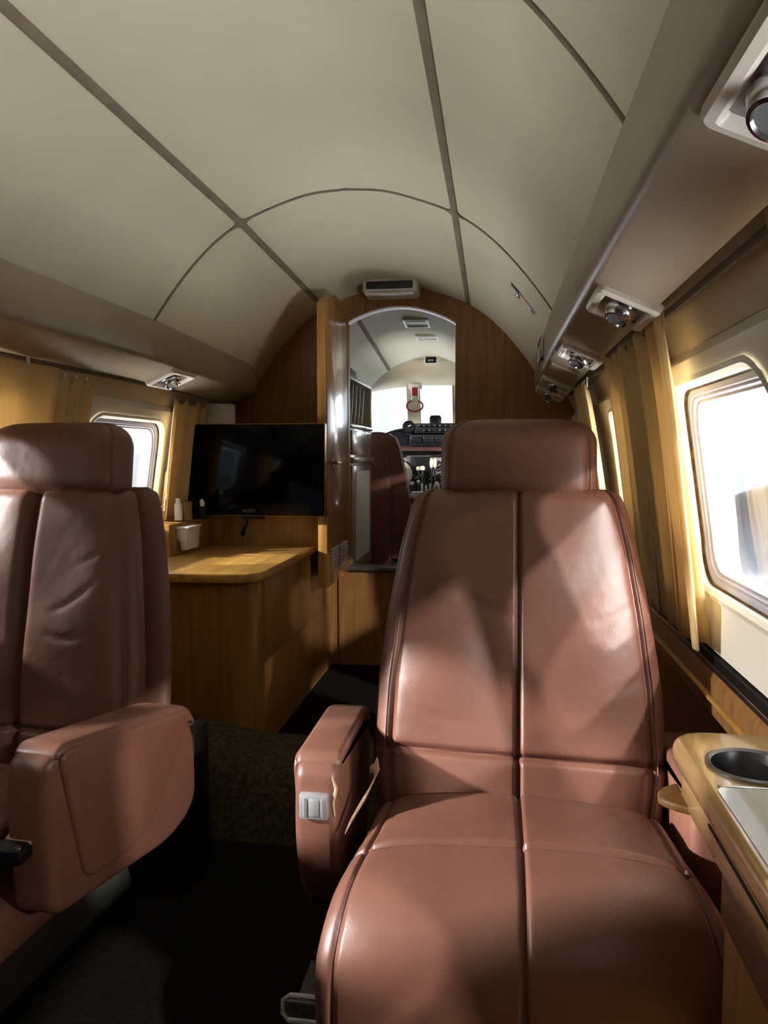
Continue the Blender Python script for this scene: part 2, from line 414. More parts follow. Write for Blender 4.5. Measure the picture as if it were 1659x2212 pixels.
p = on_bin(1, 2.2, .5)
t = Thing('cover_plate', 'blank taupe cover plate between two reading lights on the right panel', 'cover plate', p, RR, local=True)
t.part('plate', MB().box(-.042, .042, -.075, .075, -.003, .005, .003), 'binskin')
for sy in (-1, 1): t.part('screw', MB().lathe([(.0001, .006), (.003, .006), (.003, .004)], (0, sy*.062, 0), n=10), 'dullmetal')
t = Thing('panel_vent', 'small chrome-edged vent on the inner face of the right panel near its front end', 'vent', (.521, 2.38, 1.153), (0, -PI/2, 0), local=True)
def L2(w, l, z, r): return [(x, y, z) for x, y in rrect(w, l, r, 4)]
t.part('frame', MB().rings([L2(.074, .17, -.003, .012), L2(.074, .17, .005, .012), L2(.062, .155, .006, .01), L2(.058, .15, -.001, .008)]), 'chrome')
t.part('grille', MB().loft([L2(.066, .158, -.002, .008), L2(.066, .158, .0015, .008)]), 'darkgrille')
for q in (-.035, .035): t.part('divider', MB().box(-.028, .028, q-.004, q+.004, 0, .005, .001), 'chrome')

# ceiling latch panel on the right slope
pt = Vector((.464, 2.24, ceil_z(.464, 2.24))); n = cn(pt)
t = Thing('ceiling_latch', 'small slotted latch with a red-lettered strip on the right ceiling slope', 'latch', pt, (0, math.atan2(n.x, n.z), 0), local=True)
for (x0, x1, nm, mt) in ((.018, .055, 'slot', 'black'), (-.052, .018, 'strip', 'lampbezel')):
    t.part(nm, MB().box(x0, x1, -.016, .016, -.002, .003 if nm == 'slot' else .005, .001), mt)
t.part('marking', MB().box(-.026, .008, -.004, .004, .004, .0056), 'redplastic')
t.part('catch', MB().box(.010, .026, -.018, .018, .003, .010, .003), 'chrome')
t.part('slot', MB().box(-.050, -.036, -.008, .008, .004, .0057), 'black')

# ------------------------------------------------------------------ front bulkhead with arched opening
OL, OR, OS = -.186, .233, .40
arch = [(OL+(OR-OL)*q, 1.35+.062*math.sin(PI*q)**.85+.012*(1-q)) for q in np.linspace(0, 1, 22)]
out = [(x, ceil_z(x, 3.)+.02) for x in np.linspace(-.66, .66, 50)]
pts = [(-.78, -.02), (-.78, .9)]+out+[(.78, .9), (.78, -.02)]
bk = structure('wall_front', MB().prism(pts, 'y', 3.0, 3.035), 'wood_bulk')
c = link('cutter', MB().prism([(OL, OS), (OR, OS)]+arch[::-1], 'y', 2.9, 3.2), 'wood_bulk'); boolean_cut(bk, [c])
structure('trim_40', MB().box(OL-.005, OR+.02, 2.975, 3.06, .385, .402, .005), 'dullmetal')           # metal sill
m = MB(); m.loft([[(x, 2.996, z) for x, z in arch]+[(x, 2.996, z-.006) for x, z in arch[::-1]], [(x, 3.04, z) for x, z in arch]+[(x, 3.04, z-.006) for x, z in arch[::-1]]])
structure('trim_41', m, 'white')
structure('trim_42', MB().box(-.228, -.222, 2.99, 3.0, 0, .385, .002), 'wood_red')

# vent over the opening
t = Thing('ceiling_vent', 'cream air vent with dark slot over the arched cockpit opening', 'vent', (-.005, 2.92, 1.44))
t.part('housing', MB().box(-.108, .098, 2.865, 2.995, 1.440, 1.50, .012, 3), 'lampbezel')
t.part('grille', MB().box(-.092, .082, 2.858, 2.87, 1.456, 1.484, .006), 'darkgrille')
t.part('lower_lip', MB().box(-.095, .085, 2.855, 2.88, 1.434, 1.442, .003), 'white')

# open door leaf
t = Thing('door_1', None, None, (-.20, 2.81, .39), structure=True)
ol = [(2.62, .378), (3.0, .378), (3.0, 1.335), (2.93, 1.385), (2.86, 1.413), (2.78, 1.420), (2.70, 1.405), (2.64, 1.378), (2.62, 1.366)]
lf = t.part('door_leaf', MB().prism(ol, 'x', -.220, -.1875, .002), 'wood_door')
t.part('edge_band', MB().box(-.2225, -.1895, 2.617, 2.624, .378, 1.366, .002), 'wood')
def louver(y0, y1, nm):
    mb = MB()
    for i in range(7):
        z = .425+i*.0125
        mb.prism([(-.188, z), (-.180, z+.002), (-.188, z+.010)], 'y', y0, y1)
    t.part(nm, mb, 'wood_bulk', lf)
louver(2.655, 2.80, 'louver'); louver(2.815, 2.965, 'louver')
t.part('door_handle', MB().tube([(-.192, 2.70, .815), (-.166, 2.70, .815), (-.158, 2.69, .815), (-.156, 2.62, .815)], .0065, 10), 'brass', lf)
t.part('rosette', MB().lathe([(.001, -.184), (.014, -.184), (.016, -.1905)], (0, 2.70, .815), 'x', 18), 'brass', lf)

# ------------------------------------------------------------------ cockpit
mb = MB()
def kz(y, d=0):
    f = (y-3.03)/1.4
    P_ = [(0, 1.475-.075*f), (.11, 1.462-.077*f), (.22, 1.42-.085*f), (.33, 1.345-.105*f), (.43, 1.245-.10*f), (.52, 1.12-.09*f), (.58, .98-.07*f)]
    q = [tuple(p) for p in catmull(P_, 4)]
    q = [(-x, z) for x, z in q[::-1]][:-1]+q
    return [(x*(1+d), y, z+d) for x, z in q]
mb.loft([kz(y)+kz(y, .03)[::-1] for y in np.linspace(3.03, 3.72, 6)])
mb.loft([[p for p in kz(y) if abs(p[0]) < .45]+[p for p in kz(y, .03) if abs(p[0]) < .45][::-1] for y in np.linspace(3.72, 4.43, 6)]); structure('ceiling_cockpit', mb, 'cockpitskin', 50)
def kceil(x, y):
    q = kz(y); return float(np.interp(x, [p[0] for p in q], [p[2] for p in q]))
path = [(-.190-.03*(y-3.05)/1.3, y, kceil(-.19-.03*(y-3.05)/1.3, y)) for y in np.linspace(3.05, 4.42, 12)]
structure('trim_43', strip(path, .018, .004, cn), 'seam', 60)
for s, nm in ((1, 'right'), (-1, 'left')):
    structure('wall_cockpit_%s' % nm, MB().loft([[(s*x, y, z) for x, z in ((.58, .93), (.61, .7), (.6, .2), (.63, .2), (.64, .7), (.61, .96))] for y in (3.03, 4.45)]), 'cockpitskin')
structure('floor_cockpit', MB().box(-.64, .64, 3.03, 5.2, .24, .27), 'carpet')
structure('floor_cockpit_step', MB().box(-.12, .2, 3.5, 3.9, .27, .31, .01), 'greyplinth')
# header from the arch down to the windshield, with a raised hump for the compass light
top = [(x, 4.42, kceil(x, 4.42)+.012) for x in np.linspace(-.58, .58, 40)]
def wtop(x): return 1.276-.14*max(0, abs(x)-.1)-.10*max(0, abs(x)-.25)
bot = [(x, 4.80-.5*max(0, abs(x)-.12), wtop(x)) for x in np.linspace(-.58, .58, 40)]
hd = MB(); mid = [((a[0]+b[0])/2, a[1]*.6+b[1]*.4, a[2]*.45+b[2]*.55) for a, b in zip(top, bot)]
bk_ = [(p[0], p[1]+.03, p[2]+.02) for p in bot]; tp_ = [(p[0], p[1]+.06, p[2]+.04) for p in top]
hd.loft([[a, m_, b, c_, d_] for a, m_, b, c_, d_ in zip(top, mid, bot, bk_, tp_)])
structure('trim_44', hd, 'header', 60)
# windshield posts and panes
t = Thing('window_20', None, None, (0, 4.8, 1.15), structure=True)
def wpt(x, z):  # windshield surface, raked
    return (x, 4.80-.5*max(0, abs(x)-.12)+(1.276-z)*.45, z)
edges = [-.56, -.13, .13, .56]
for a, w in ((-.122, .038), (.140, .012), (-.5, .05), (.5, .05)):
    t.part('post', MB().loft([[(wpt(a-w, z)[0], wpt(a-w, z)[1]-.01, z), (a+w, wpt(a+w, z)[1]-.01, z), (a+w, wpt(a+w, z)[1]+.03, z), (a-w, wpt(a-w, z)[1]+.03, z)] for z in (.97, 1.1, 1.2, 1.29)]), 'header')
for a, b in ((-.46, -.155), (-.09, .130), (.150, .46)):
    xs = np.linspace(a, b, 8); m = MB()
    m.loft([[wpt(x, z) for x in xs]+[(wpt(x, z)[0], wpt(x, z)[1]+.006, z) for x in xs[::-1]] for z in (.97, 1.28)]); t.part('pane', m, 'pane')
for a in (-.157, -.087, .127, .152):
    t.part('gasket', MB().tube([wpt(a, .98), wpt(a, 1.28)], .006, 8), 'black')
for s in (-1, 1):
    m = MB(); m.loft([[(s*.58, y, .95), (s*.52, y, 1.10), (s*.44, y, 1.22), (s*.446, y, 1.224), (s*.526, y, 1.104), (s*.586, y, .954)] for y in (3.74, 4.36)]); t.part('pane', m, 'pane')
# emergency handle hanging from the header
t = Thing('emergency_handle', 'red-marked white release tag with red pull strap hanging from the cockpit header', 'pull handle', (-.086, 4.62, 1.15))
t.part('bracket', MB().box(-.128, -.046, 4.585, 4.64, 1.235, 1.275, .012, 3), 'cream')
t.part('tag', MB().box(-.110, -.066, 4.57, 4.585, 1.165, 1.265, .004), 'white')
t.part('red_panel', MB().box(-.104, -.072, 4.566, 4.572, 1.195, 1.245, .002), 'redplastic')
lp = [(-.088+.048*math.cos(a), 4.575+.01*math.sin(a*2), 1.135+.032*math.sin(a)) for a in np.linspace(.62*PI, 2.38*PI, 22)]
t.part('strap', MB().tube(lp, .0055, 8), 'redplastic')
for sx in (-1, 1): t.part('hanger', MB().tube([(-.088+sx*.018, 4.577, 1.17), (-.088+sx*.022, 4.577, 1.16)], .005, 8), 'redplastic')
# compass light on the arch, two ceiling vents
t = Thing('compass_unit', 'small grey display box at the peak of the cockpit header', 'display', (.028, 4.40, 1.385))
t.part('hood', MB().box(-.018, .072, 4.37, 4.44, 1.352, 1.408, .012, 3), 'header')
t.part('display', MB().box(-.006, .054, 4.362, 4.372, 1.362, 1.394, .004), 'navyblack')
t.part('label_strip', MB().box(.006, .040, 4.359, 4.363, 1.371, 1.381), 'panelgrey')
def cvent(label, x, y, w, l):
    t = Thing('cockpit_light', label, 'ceiling light', (x, y, kceil(x, y)), (math.radians(-4), 0, 0), 'white cockpit ceiling lights', local=True)
    t.part('frame', MB().rings([[(a, b, z) for a, b in rrect(w_, l_, .008, 3)] for w_, l_, z in ((w, l, .006), (w, l, -.010), (w*.84, l*.78, -.012), (w*.78, l*.7, -.004))]), 'white')
    t.part('diffuser', MB().loft([[(a, b, z) for a, b in rrect(w*.8, l*.72, .005, 3)] for z in (-.002, -.006)]), 'white')
    t.part('slot', MB().box(-w*.36, w*.36, -l*.36, -l*.22, -.0085, -.004), 'darkgrille')
cvent('larger white ceiling light in the cockpit, nearest the arched opening', .030, 3.52, .115, .15)
cvent('smaller white ceiling light in the cockpit, farther from the opening', .050, 3.83, .11, .10)
# tall closet on the left with magazine rack
t = Thing('cockpit_closet', 'tall tan closet with magazine rack just inside the cockpit on the left', 'closet', (-.36, 3.33, .27))
t.part('body', MB().box(-.54, -.195, 3.06, 3.60, .27, .962, .004), 'tan')
t.part('top_panel', MB().box(-.54, -.190, 3.055, 3.605, 1.150, 1.168, .004), 'cream')
t.part('end_post', MB().box(-.54, -.190, 3.575, 3.605, .962, 1.15, .003), 'cream')
t.part('back_panel', MB().box(-.54, -.42, 3.06, 3.60, .962, 1.15), 'navyblack')
t.part('shelf', MB().box(-.54, -.186, 3.055, 3.605, .955, .972, .004), 'tan')
d1 = t.part('door', MB().box(-.197, -.187, 3.09, 3.57, .845, .945, .003), 'tan')
t.part('ledge', MB().box(-.21, -.176, 3.06, 3.605, .812, .834, .004), 'tan')
d2 = t.part('door', MB().box(-.197, -.187, 3.09, 3.57, .33, .80, .003), 'tan')
t.part('inset', MB().box(-.188, -.184, 3.16, 3.50, .40, .775, .002), 'cream', d2)
for i in range(5):
    y = 3.10+i*.085
    lb = ['thin white-edged divider in the closet rack, nearest the door leaf', 'second thin white-edged divider from the door leaf', 'middle thin white-edged divider in the closet rack', 'fourth thin white-edged divider from the door leaf', 'thin white-edged divider in the closet rack, nearest the pilot seat'][i]
    dv = Thing('rack_divider', lb, 'divider', (-.3, y, .972), group='rack dividers in the closet')
    dv.part('panel', MB().box(-.40, -.214, y, y+.005, .975, 1.148, .001, rot=(math.radians(-18), 0, 0), about=(0, y, 1.06)), 'black')
    dv.part('edge', MB().box(-.214, -.203, y-.001, y+.006, .975, 1.148, .001, rot=(math.radians(-18), 0, 0), about=(0, y, 1.06)), 'white')
for i, (y, h, mt, lb) in enumerate(((3.135, .12, 'black', 'black binder standing in the closet rack beside the first divider'), (3.215, .10, 'white', 'white manual standing in the closet rack'), (3.29, .09, 'navyblack', 'short dark binder standing in the middle of the closet rack'), (3.39, .13, 'panelgrey', 'grey binder standing in the closet rack near its far end'))):
    b = Thing('binder', lb, 'binder', (-.30, y, .972), group='binders in the closet rack')
    b.part('cover', MB().box(-.395, -.215, y-.02, y+.02, .972, .972+h, .003), mt)
    b.part('pages', MB().box(-.39, -.2145, y-.013, y+.013, .974, .970+h, .001), 'paper')
single('document_case', MB().prism([(3.10, 1.168), (3.34, 1.168), (3.34, 1.205), (3.10, 1.215)], 'x', -.45, -.215, .004), 'darkgrille', 'dark flat case lying on top of the cockpit closet', 'case')

# pilot seats seen from behind
def pilot_seat(label, cx_, y):
    t = Thing('pilot_seat', label, 'pilot seat', (cx_, y, .27))
    secs = []
    for z, w, dy in ((.33, .155, 0), (.36, .172, 0), (.5, .18, .01), (.62, .174, .02), (.72, .155, .027), (.80, .136, .033), (.88, .118, .043), (.93, .095, .05), (.952, .06, .055), (.96, .02, .057)):
        secs.append([(cx_+px*w, y+dy+py*.5, z) for px, py in rrect(2, .16, .07, 5)])
    t.part('backrest', MB().loft(secs), 'leather_dark')
    secs = [[(cx_-.03+px*w, y-.045+dy+py*.4, z) for px, py in rrect(2, .10, .045, 5)] for z, w, dy in ((.30, .10, 0), (.33, .115, 0), (.6, .112, .01), (.78, .10, .025), (.86, .08, .035), (.895, .04, .04), (.9, .02, .042))]
    t.part('back_panel', MB().loft(secs), 'leather_dark')
    t.part('seat', MB().box(cx_-.18, cx_+.18, y+.02, y+.42, .42, .52, .03, 3), 'leather_dark')
    a = t.part('armrest', MB().box(cx_+.165, cx_+.20, y+.01, y+.3, .60, .635, .012, 3), 'leather')
    t.part('base', MB().box(cx_-.14, cx_+.14, y+.03, y+.38, .27, .42, .01), 'greyplinth')
    t.part('belt', MB().tube([(cx_+.185, y-.02, .60), (cx_+.195, y-.035, .5), (cx_+.18, y-.04, .44), (cx_+.15, y-.03, .42)], .01, 8), 'webbing')
    return t
pilot_seat('brown leather pilot seat seen from behind, beside the tan closet', -.20, 3.82)
pilot_seat('brown leather copilot seat hidden mostly behind the near cabin seat headrest', .33, 3.82)

# instrument panel and glareshield
t = Thing('instrument_panel', 'cockpit instrument panel with black glareshield, gauges and radios', 'instrument panel', (0, 4.6, .27))
gs = [(x, max(.905, 1.012-.9*max(0, abs(x)-.13)**1.6-(.0 if x > -.12 else .012))) for x in np.linspace(-.56, .56, 40)]
t.part('glareshield', MB().prism(gs+[(.56, .885), (-.56, .885)], 'y', 4.42, 4.78, .004), 'navyblack')
t.part('radio_strip', MB().box(-.10, .16, 4.405, 4.43, .895, .962, .004), 'black')
for i in range(3): t.part('radio_face', MB().box(-.09+i*.07, -.03+i*.07, 4.398, 4.407, .915, .950, .002), 'dial')
t.part('switch_strip', MB().box(-.075, .30, 4.40, 4.44, .968, 1.026, .004), 'black')
for r in range(2):
    for i in range(9):
        if r == 1 and i % 3 == 0: continue
        t.part('switch', MB().lathe([(.0055, 4.40), (.0045, 4.385), (.001, 4.384)], (-.045+i*.030, 0, 1.012-r*.026), 'y', 10), 'dullmetal')
t.part('leather_lip', MB().prism([(4.405, .868), (4.405, .884), (4.42, .896), (4.5, .896), (4.5, .866)], 'x', -.5, .5, .006), 'leather_deep')
t.part('panel_face', MB().box(-.50, .50, 4.47, 4.52, .50, .90, .004), 'panelgrey')
t.part('display', MB().box(-.102, .015, 4.455, 4.475, .738, .838, .004), 'black')
GA = [(-.142, .783, .030), (-.150, .715, .030), (-.073, .708, .033), (.004, .700, .034), (.075, .705, .034), (.058, .782, .030), (-.075, .630, .034), (.13, .78, .03), (-.21, .78, .03), (-.01, .62, .028)]
for x, z, r in GA:
    a = t.part('gauge', MB().lathe([(.001, 4.468), (r*.86, 4.468), (r*.9, 4.458), (r, 4.458), (r*1.02, 4.472)], (x, 0, z), 'y', 24), 'black')
    b = MB()
    for k_ in range(12):
        an = 2*PI*k_/12; ca, sa = math.cos(an), math.sin(an)
        b.tube([(x+ca*r*.62, 4.4665, z+sa*r*.62), (x+ca*r*.78, 4.4665, z+sa*r*.78)], .0011, 4)
    b.tube([(x, 4.466, z), (x+r*.5, 4.466, z+r*.35)], .0014, 4)
    t.part('dial_marks', b, 'ivory', a)
for (x, z, w) in ((-.145, .838, .02), (.05, .838, .035)): t.part('placard', MB().box(x-w, x+w, 4.464, 4.472, z-.005, z+.005), 'black')
t = Thing('round_gauge', 'round black gauge standing on the left end of the cockpit switch strip', 'gauge', (-.10, 4.42, .985))
t.part('housing', MB().lathe([(.020, 4.46), (.034, 4.44), (.036, 4.40), (.033, 4.395), (.028, 4.40), (.001, 4.401)], (-.105, 0, 1.006), 'y', 24), 'black')
t.part('foot', MB().box(-.125, -.085, 4.41, 4.45, .955, .985), 'black')
t.part('pointer', MB().tube([(-.108, 4.397, 1.008), (-.092, 4.397, 1.016)], .003, 6), 'ivory')
single('magnetic_compass', MB().loft([[(x+.042, y+4.5, z) for x, y in rrect(w, .06, .014, 4)] for z, w in ((1.01, .058), (1.03, .066), (1.062, .068), (1.074, .05))]), 'black', 'small black compass standing on the glareshield against the right windshield', 'compass')
# control yoke
t = Thing('control_yoke', 'cream curved control yoke in front of the instrument panel', 'yoke', (-.16, 4.25, .72))
t.part('grip', MB().tube([(-.165+.085*math.cos(a), 4.25, .74+.075*math.sin(a)) for a in np.linspace(-.75, .95, 12)], [.007]+[.012]*10+[.009], 10), 'ivory')
t.part('grip', MB().tube([(-.165-.085*math.cos(a), 4.25, .74+.075*math.sin(a)) for a in np.linspace(-.75, .95, 12)], [.007]+[.012]*10+[.009], 10), 'ivory')
t.part('hub', MB().box(-.25, -.08, 4.235, 4.265, .672, .70, .01, 3), 'ivory')
t.part('column', MB().tube([(-.165, 4.25, .686), (-.165, 4.47, .686)], .012, 10), 'black')
# centre pedestal with levers
t = Thing('centre_pedestal', 'black cockpit pedestal with ivory levers between the pilot seats', 'pedestal', (.02, 4.25, .27))
t.part('body', MB().prism([(3.95, .27), (3.95, .52), (4.05, .60), (4.34, .672), (4.47, .672), (4.47, .27)], 'x', -.11, .13, .006), 'navyblack')
for x, y, z, kx, mt in ((-.032, 4.25, .770, .013, 'ivory'), (-.010, 4.25, .772, .014, 'ivory'), (.035, 4.30, .800, .010, 'ivory'), (.055, 4.30, .800, .010, 'ivory'), (-.06, 4.18, .690, .011, 'ivory'), (-.028, 4.2, .70, .009, 'ivory'), (.080, 4.10, .692, .012, 'ivory')):
    lv = t.part('lever', MB().tube([(x, y+.02, .60), (x, y, z-.01)], .004, 8), 'dullmetal')
    hgt = .03 if kx == .010 else kx
    t.part('knob', MB().lathe([(.001, -hgt), (kx*.8, -hgt*.75), (kx, 0), (kx*.85, hgt*.7), (.001, hgt)], (x, y, z), 'z', 14), mt, lv)
for i in range(5): t.part('lever', MB().box(.000+i*.022, .009+i*.022, 4.06, 4.075, .62, .695-.01*(i % 2), .002), 'white')
t.part('marked_plate', MB().box(.0, .10, 4.03, 4.06, .628, .640, .002), 'white')
t.part('trim_plate', MB().box(-.045, .03, 3.98, 4.02, .585, .655, .004), 'white')
t.part('trim_wheel', MB().lathe([(.012, -.05), (.03, -.05), (.03, -.042), (.012, -.042)], (0, 4.0, .61), 'x', 20), 'black')

# ------------------------------------------------------------------ sideboard with counter, television
t = Thing('sideboard', 'golden wood sideboard with rounded front corner under the television', 'sideboard', (-.48, 2.3, 0))
def corner(xr, yf, r, n=10):
    return [(-.735, 2.66), (-.735, yf)]+[(xr-r+r*math.sin(a), yf+r-r*math.cos(a)) for a in np.linspace(0, PI/2, n)]+[(xr, 2.998)]
bd = corner(-.258, 2.0, .075)+[(-.735, 2.998)]; bd = bd[1:]
t.part('body', MB().prism(bd, 'z', 0, .495), 'wood')
ct = corner(-.245, 1.975, .085)+[(-.245, 2.665)]; ct = [(-.735, 2.665)]+corner(-.245, 1.975, .085)[1:-1]+[(-.245, 2.665)]
t.part('countertop', MB().prism(ct, 'z', .495, .52, .004), 'wood_top')
t.part('backsplash', MB().box(-.735, -.225, 2.66, 2.998, .50, .935, .003), 'wood')
t.part('side_ledge', MB().prism([(-.745, .52), (-.630, .52), (-.630, .622), (-.745, .628)], 'y', 2.30, 2.66, .004), 'wood')
t.part('door', MB().box(-.2585, -.2565, 2.09, 2.60, .255, .49, .0008), 'wood')
t.part('door', MB().box(-.2585, -.2565, 2.09, 2.98, .01, .250, .0008), 'wood')

t = Thing('television', 'black flat screen television mounted over the golden wood sideboard', 'television', (-.44, 2.6, .63))
t.part('screen', MB().box(-.690, -.188, 2.566, 2.60, .634, .949, .006, 3), 'screen')
bz = MB()
for a in ((-.692, -.186, 2.57, 2.60, .946, .951), (-.692, -.186, 2.57, 2.60, .632, .636), (-.190, -.1855, 2.57, 2.60, .634, .949)): bz.box(*a, .0015)
t.part('bezel', bz, 'brass')
t.part('mount', MB().box(-.52, -.40, 2.60, 2.662, .72, .86, .005), 'black')
t.part('receiver', MB().box(-.486, -.408, 2.575, 2.60, .621, .634, .002), 'black')
cu = bpy.data.curves.new('lettering', 'FONT'); cu.body = 'VIZIO'; cu.size = .0165; cu.extrude = .0004; cu.align_x = 'CENTER'; cu.space_character = 1.1
fo = bpy.data.objects.new('lettering_curve', cu); COL.objects.link(fo)
dg = bpy.context.evaluated_depsgraph_get(); me = bpy.data.meshes.new_from_object(fo.evaluated_get(dg)); bpy.data.objects.remove(fo, do_unlink=True)
lo = bpy.data.objects.new('lettering', me); COL.objects.link(lo); me.materials.clear(); me.materials.append(M['steel'])
lo.parent = t.o; lo.location = (-.455+.44, 2.5655-2.6, .645-.63); lo.rotation_euler = (PI/2, 0, 0)
single('hanging_cable', MB().tube([(-.474, 2.6, .632), (-.476, 2.605, .60), (-.487, 2.61, .585), (-.497, 2.615, .562)], [.004, .004, .006, .009], 8), 'black', 'short black cable end hanging below the television', 'cable')
t = Thing('paper_towel_roll', 'white paper towel roll standing behind the television', 'paper roll', (-.650, 2.80, .935))
t.part('paper', MB().lathe([(.019, 0), (.064, .001), (.066, .005), (.066, .094), (.064, .098), (.019, .098), (.019, 0)], (-.650, 2.80, .935), n=40, cap=False), 'paper')
t.part('core', MB().lathe([(.0185, .0), (.0185, .0975), (.016, .0975), (.016, .02), (.001, .02)], (-.650, 2.80, .935), n=24, cap=False), 'webbing')
t = Thing('caddy_tray', 'white plastic tray hung on the wood ledge by the left window', 'tray', (-.60, 2.42, .54))
t.part('tray', MB().prism([(-.632, .606), (-.594, .606), (-.600, .535), (-.618, .535), (-.622, .560), (-.632, .575)], 'y', 2.36, 2.47, .003), 'white')
t.part('rim', MB().box(-.66, -.590, 2.355, 2.475, .604, .610, .002), 'white')
for i, (x, y, h, r, lb) in enumerate(((-.672, 2.33, .052, .012, 'short white bottle on the wood ledge, nearest the left seat'), (-.650, 2.42, .074, .013, 'taller white bottle on the wood ledge beside the curtain'), )):
    b = Thing('bottle', lb, 'bottle', (x, y, .626), group='white bottles by the left window')
    b.part('body', MB().lathe([(.001, 0), (r, .001), (r, h*.72), (r*.5, h*.84), (r*.5, h*.86)], (x, y, .626), n=20), 'white')
    b.part('cap', MB().lathe([(r*.62, h*.84), (r*.62, h), (.001, h)], (x, y, .626), n=16), 'white')
single('small_carton', MB().box(-.652, -.634, 2.465, 2.50, .610, .686, .002), 'webbing', 'small brown carton standing next to the white bottles', 'carton')
# white and black items on the dark partition (seen at the curtain edge in front of the screen)
t = Thing('spray_bottle', 'small black bottle with white spray top in front of the television corner', 'bottle', (-.64, 2.52, .626))
t.part('body', MB().lathe([(.001, 0), (.013, .001), (.013, .035), (.006, .046)], (-.612, 2.535, .622), n=18), 'black')
t.part('spray_top', MB().prism([(-.618, .664), (-.606, .664), (-.604, .680), (-.612, .692), (-.619, .688)], 'y', 2.529, 2.541, .002), 'white')

# ------------------------------------------------------------------ curtains
def curtain(name_label, s, y0, y1, pleats, zt, zb, xt, xb, amp, group, phase=0., flare=0., steps=True, n=None):
    n = n or pleats*16; secs = []; zs = np.linspace(zt, zb, 26)
    rows = []
    for j, z in enumerate(zs):
        f = j/25; row = []
        for i in range(n+1):
            u = i/n; ph = 2*PI*pleats*u+phase
            w = math.sin(ph)+.28*math.sin(2*ph+1.1+.6*f)+.2*math.sin(.5*ph+2*f)
            off = amp*(.75+.35*f)*w
            dy = amp*.5*math.sin(2*ph+.4)*(.6+.6*f)
            x = xt+(xb-xt)*(f**.8)
            zz = z+((.010*(1 if (pleats*u+phase/(2*PI)) % 1 < .5 else 0)) if (steps and j == 0) else 0)
            row.append((s*(x-abs(amp)*.3-off*.6), y0+(y1-y0)*u+dy+flare*f*(u-.5), zz))
        rows.append(row)
    mb = MB(); mb.loft(rows, False, closed=False)
    t = Thing('curtain', name_label, 'curtain', (s*(xt), (y0+y1)/2, zb), group=group)
    o = t.part('cloth', mb, 'curtain', smooth=80)
    sd = o.modifiers.new('cloth', 'SOLIDIFY'); sd.thickness = .003
    for i in range(pleats):
        y = y0+(y1-y0)*(i+.45)/pleats
        t.part('hook', MB().box(s*xt-.002, s*xt+.002, y-.004, y+.004, zt-.006, zt+.020, .001), 'white')
    return t
G = 'mustard curtains at the windows'
curtain('tall mustard pleated curtain between the two right-hand windows, behind the near seat', 1, 1.20, 1.80, 7, 1.040, .545, .640, .712, .021, G)
curtain('mustard curtain at the right edge of the photo, nearest the camera', 1, .590, .715, 4, 1.040, .545, .630, .705, .018, G, phase=1.)
curtain('short-looking mustard curtain at the front end of the right wall', 1, 2.06, 2.33, 4, 1.026, .55, .625, .70, .014, G, phase=.5)
curtain('mustard pleated curtain left of the left window, with hooks showing', -1, 1.675, 1.87, 4, 1.020, .55, .640, .715, .016, G)
curtain('smooth mustard curtain at the left edge of the photo', -1, 1.30, 1.685, 2, 1.045, .55, .628, .70, .010, G, phase=2., steps=False)
curtain('mustard curtain between the left window and the television', -1, 2.37, 2.66, 3, 1.012, .63, .650, .700, .020, G, phase=.7)
for s, nm, kk in ((1, 'right', 45), (-1, 'left', 46)):
    structure('trim_%d' % kk, MB().box(s*.645-.004, s*.645+.004, YB, 2.75, 1.048, 1.060, .002), 'seam')
    if s > 0:
        structure('trim_47', MB().prism([(s*.722, .445), (s*.760, .445), (s*.760, .505), (s*.728, .505), (s*.722, .495)], 'y', YB, 2.9, .004), 'wood_bulk')
        structure('trim_48', MB().box(.730, .756, YB, 2.9, .506, .528, .002), 'black')
        structure('trim_49', MB().box(.727, .732, YB, 2.9, .506, .514, .001), 'steel')
        structure('trim_50', MB().box(.714, .724, YB, 2.9, .468, .474, .002), 'wood_top')

# ------------------------------------------------------------------ cabin seats
def sgrid(seams, n=64):
    s = list(np.linspace(-.96, .96, n))
    for c in seams: s += [c+d for d in (-.035, -.022, -.012, -.005, 0, .005, .012, .022, .035)]
    s += [-1, -.997, -.985, 1, .997, .985]
    s = sorted(s); o = [s[0]]
    for v in s[1:]:
        if v-o[-1] > .002: o.append(v)
    return o
def pad(ctr, half, front, back, ts, seams, groove=.012, gsig=.007, hgrooves=(), crown=.3, p=3.2, pb=4., lumps=None):
    """upholstered pad: ctr(t)->(y,z) spine, front/back depths, half(t) half width"""
    S = sgrid([c for c, _ in seams]); e = 1e-3; secs = []
    for t in ts:
        c = np.array(ctr(t)); d = np.array(ctr(min(1, t+e)))-np.array(ctr(max(0, t-e))); d /= np.linalg.norm(d)
        nrm = np.array((-d[1], d[0]))
        if nrm[0] > .001 and abs(nrm[0]) > abs(nrm[1]): nrm = -nrm
        if abs(nrm[1]) >= abs(nrm[0]) and nrm[1] < 0: nrm = -nrm
        w = half(t); fd = front(t); bd_ = back(t); loop = []
        for s in S:
            f = fd*(max(0, 1-abs(s)**p))**(1/2.2)*(1-crown*(s*s)*.5)
            for sc_, gd in seams: f -= gd*math.exp(-((s-sc_)*w/gsig)**2)*min(1, f/.015 if f > 0 else 0)
            for tg, gd, sl in hgrooves: f -= gd*math.exp(-((t-tg-sl*s)/.010)**2)*min(1, max(0, f)/.015)
            if lumps: f += lumps(s, t)*(1-s**4)
            q = c+nrm*f; loop.append((s*w, q[0], q[1]))
        for s in np.linspace(1, -1, 18)[1:-1]:
            f = -bd_*(max(0, 1-abs(s)**pb))**(1/2.2); q = c+nrm*f; loop.append((s*w, q[0], q[1]))
        secs.append(loop)
    return MB().loft(secs)
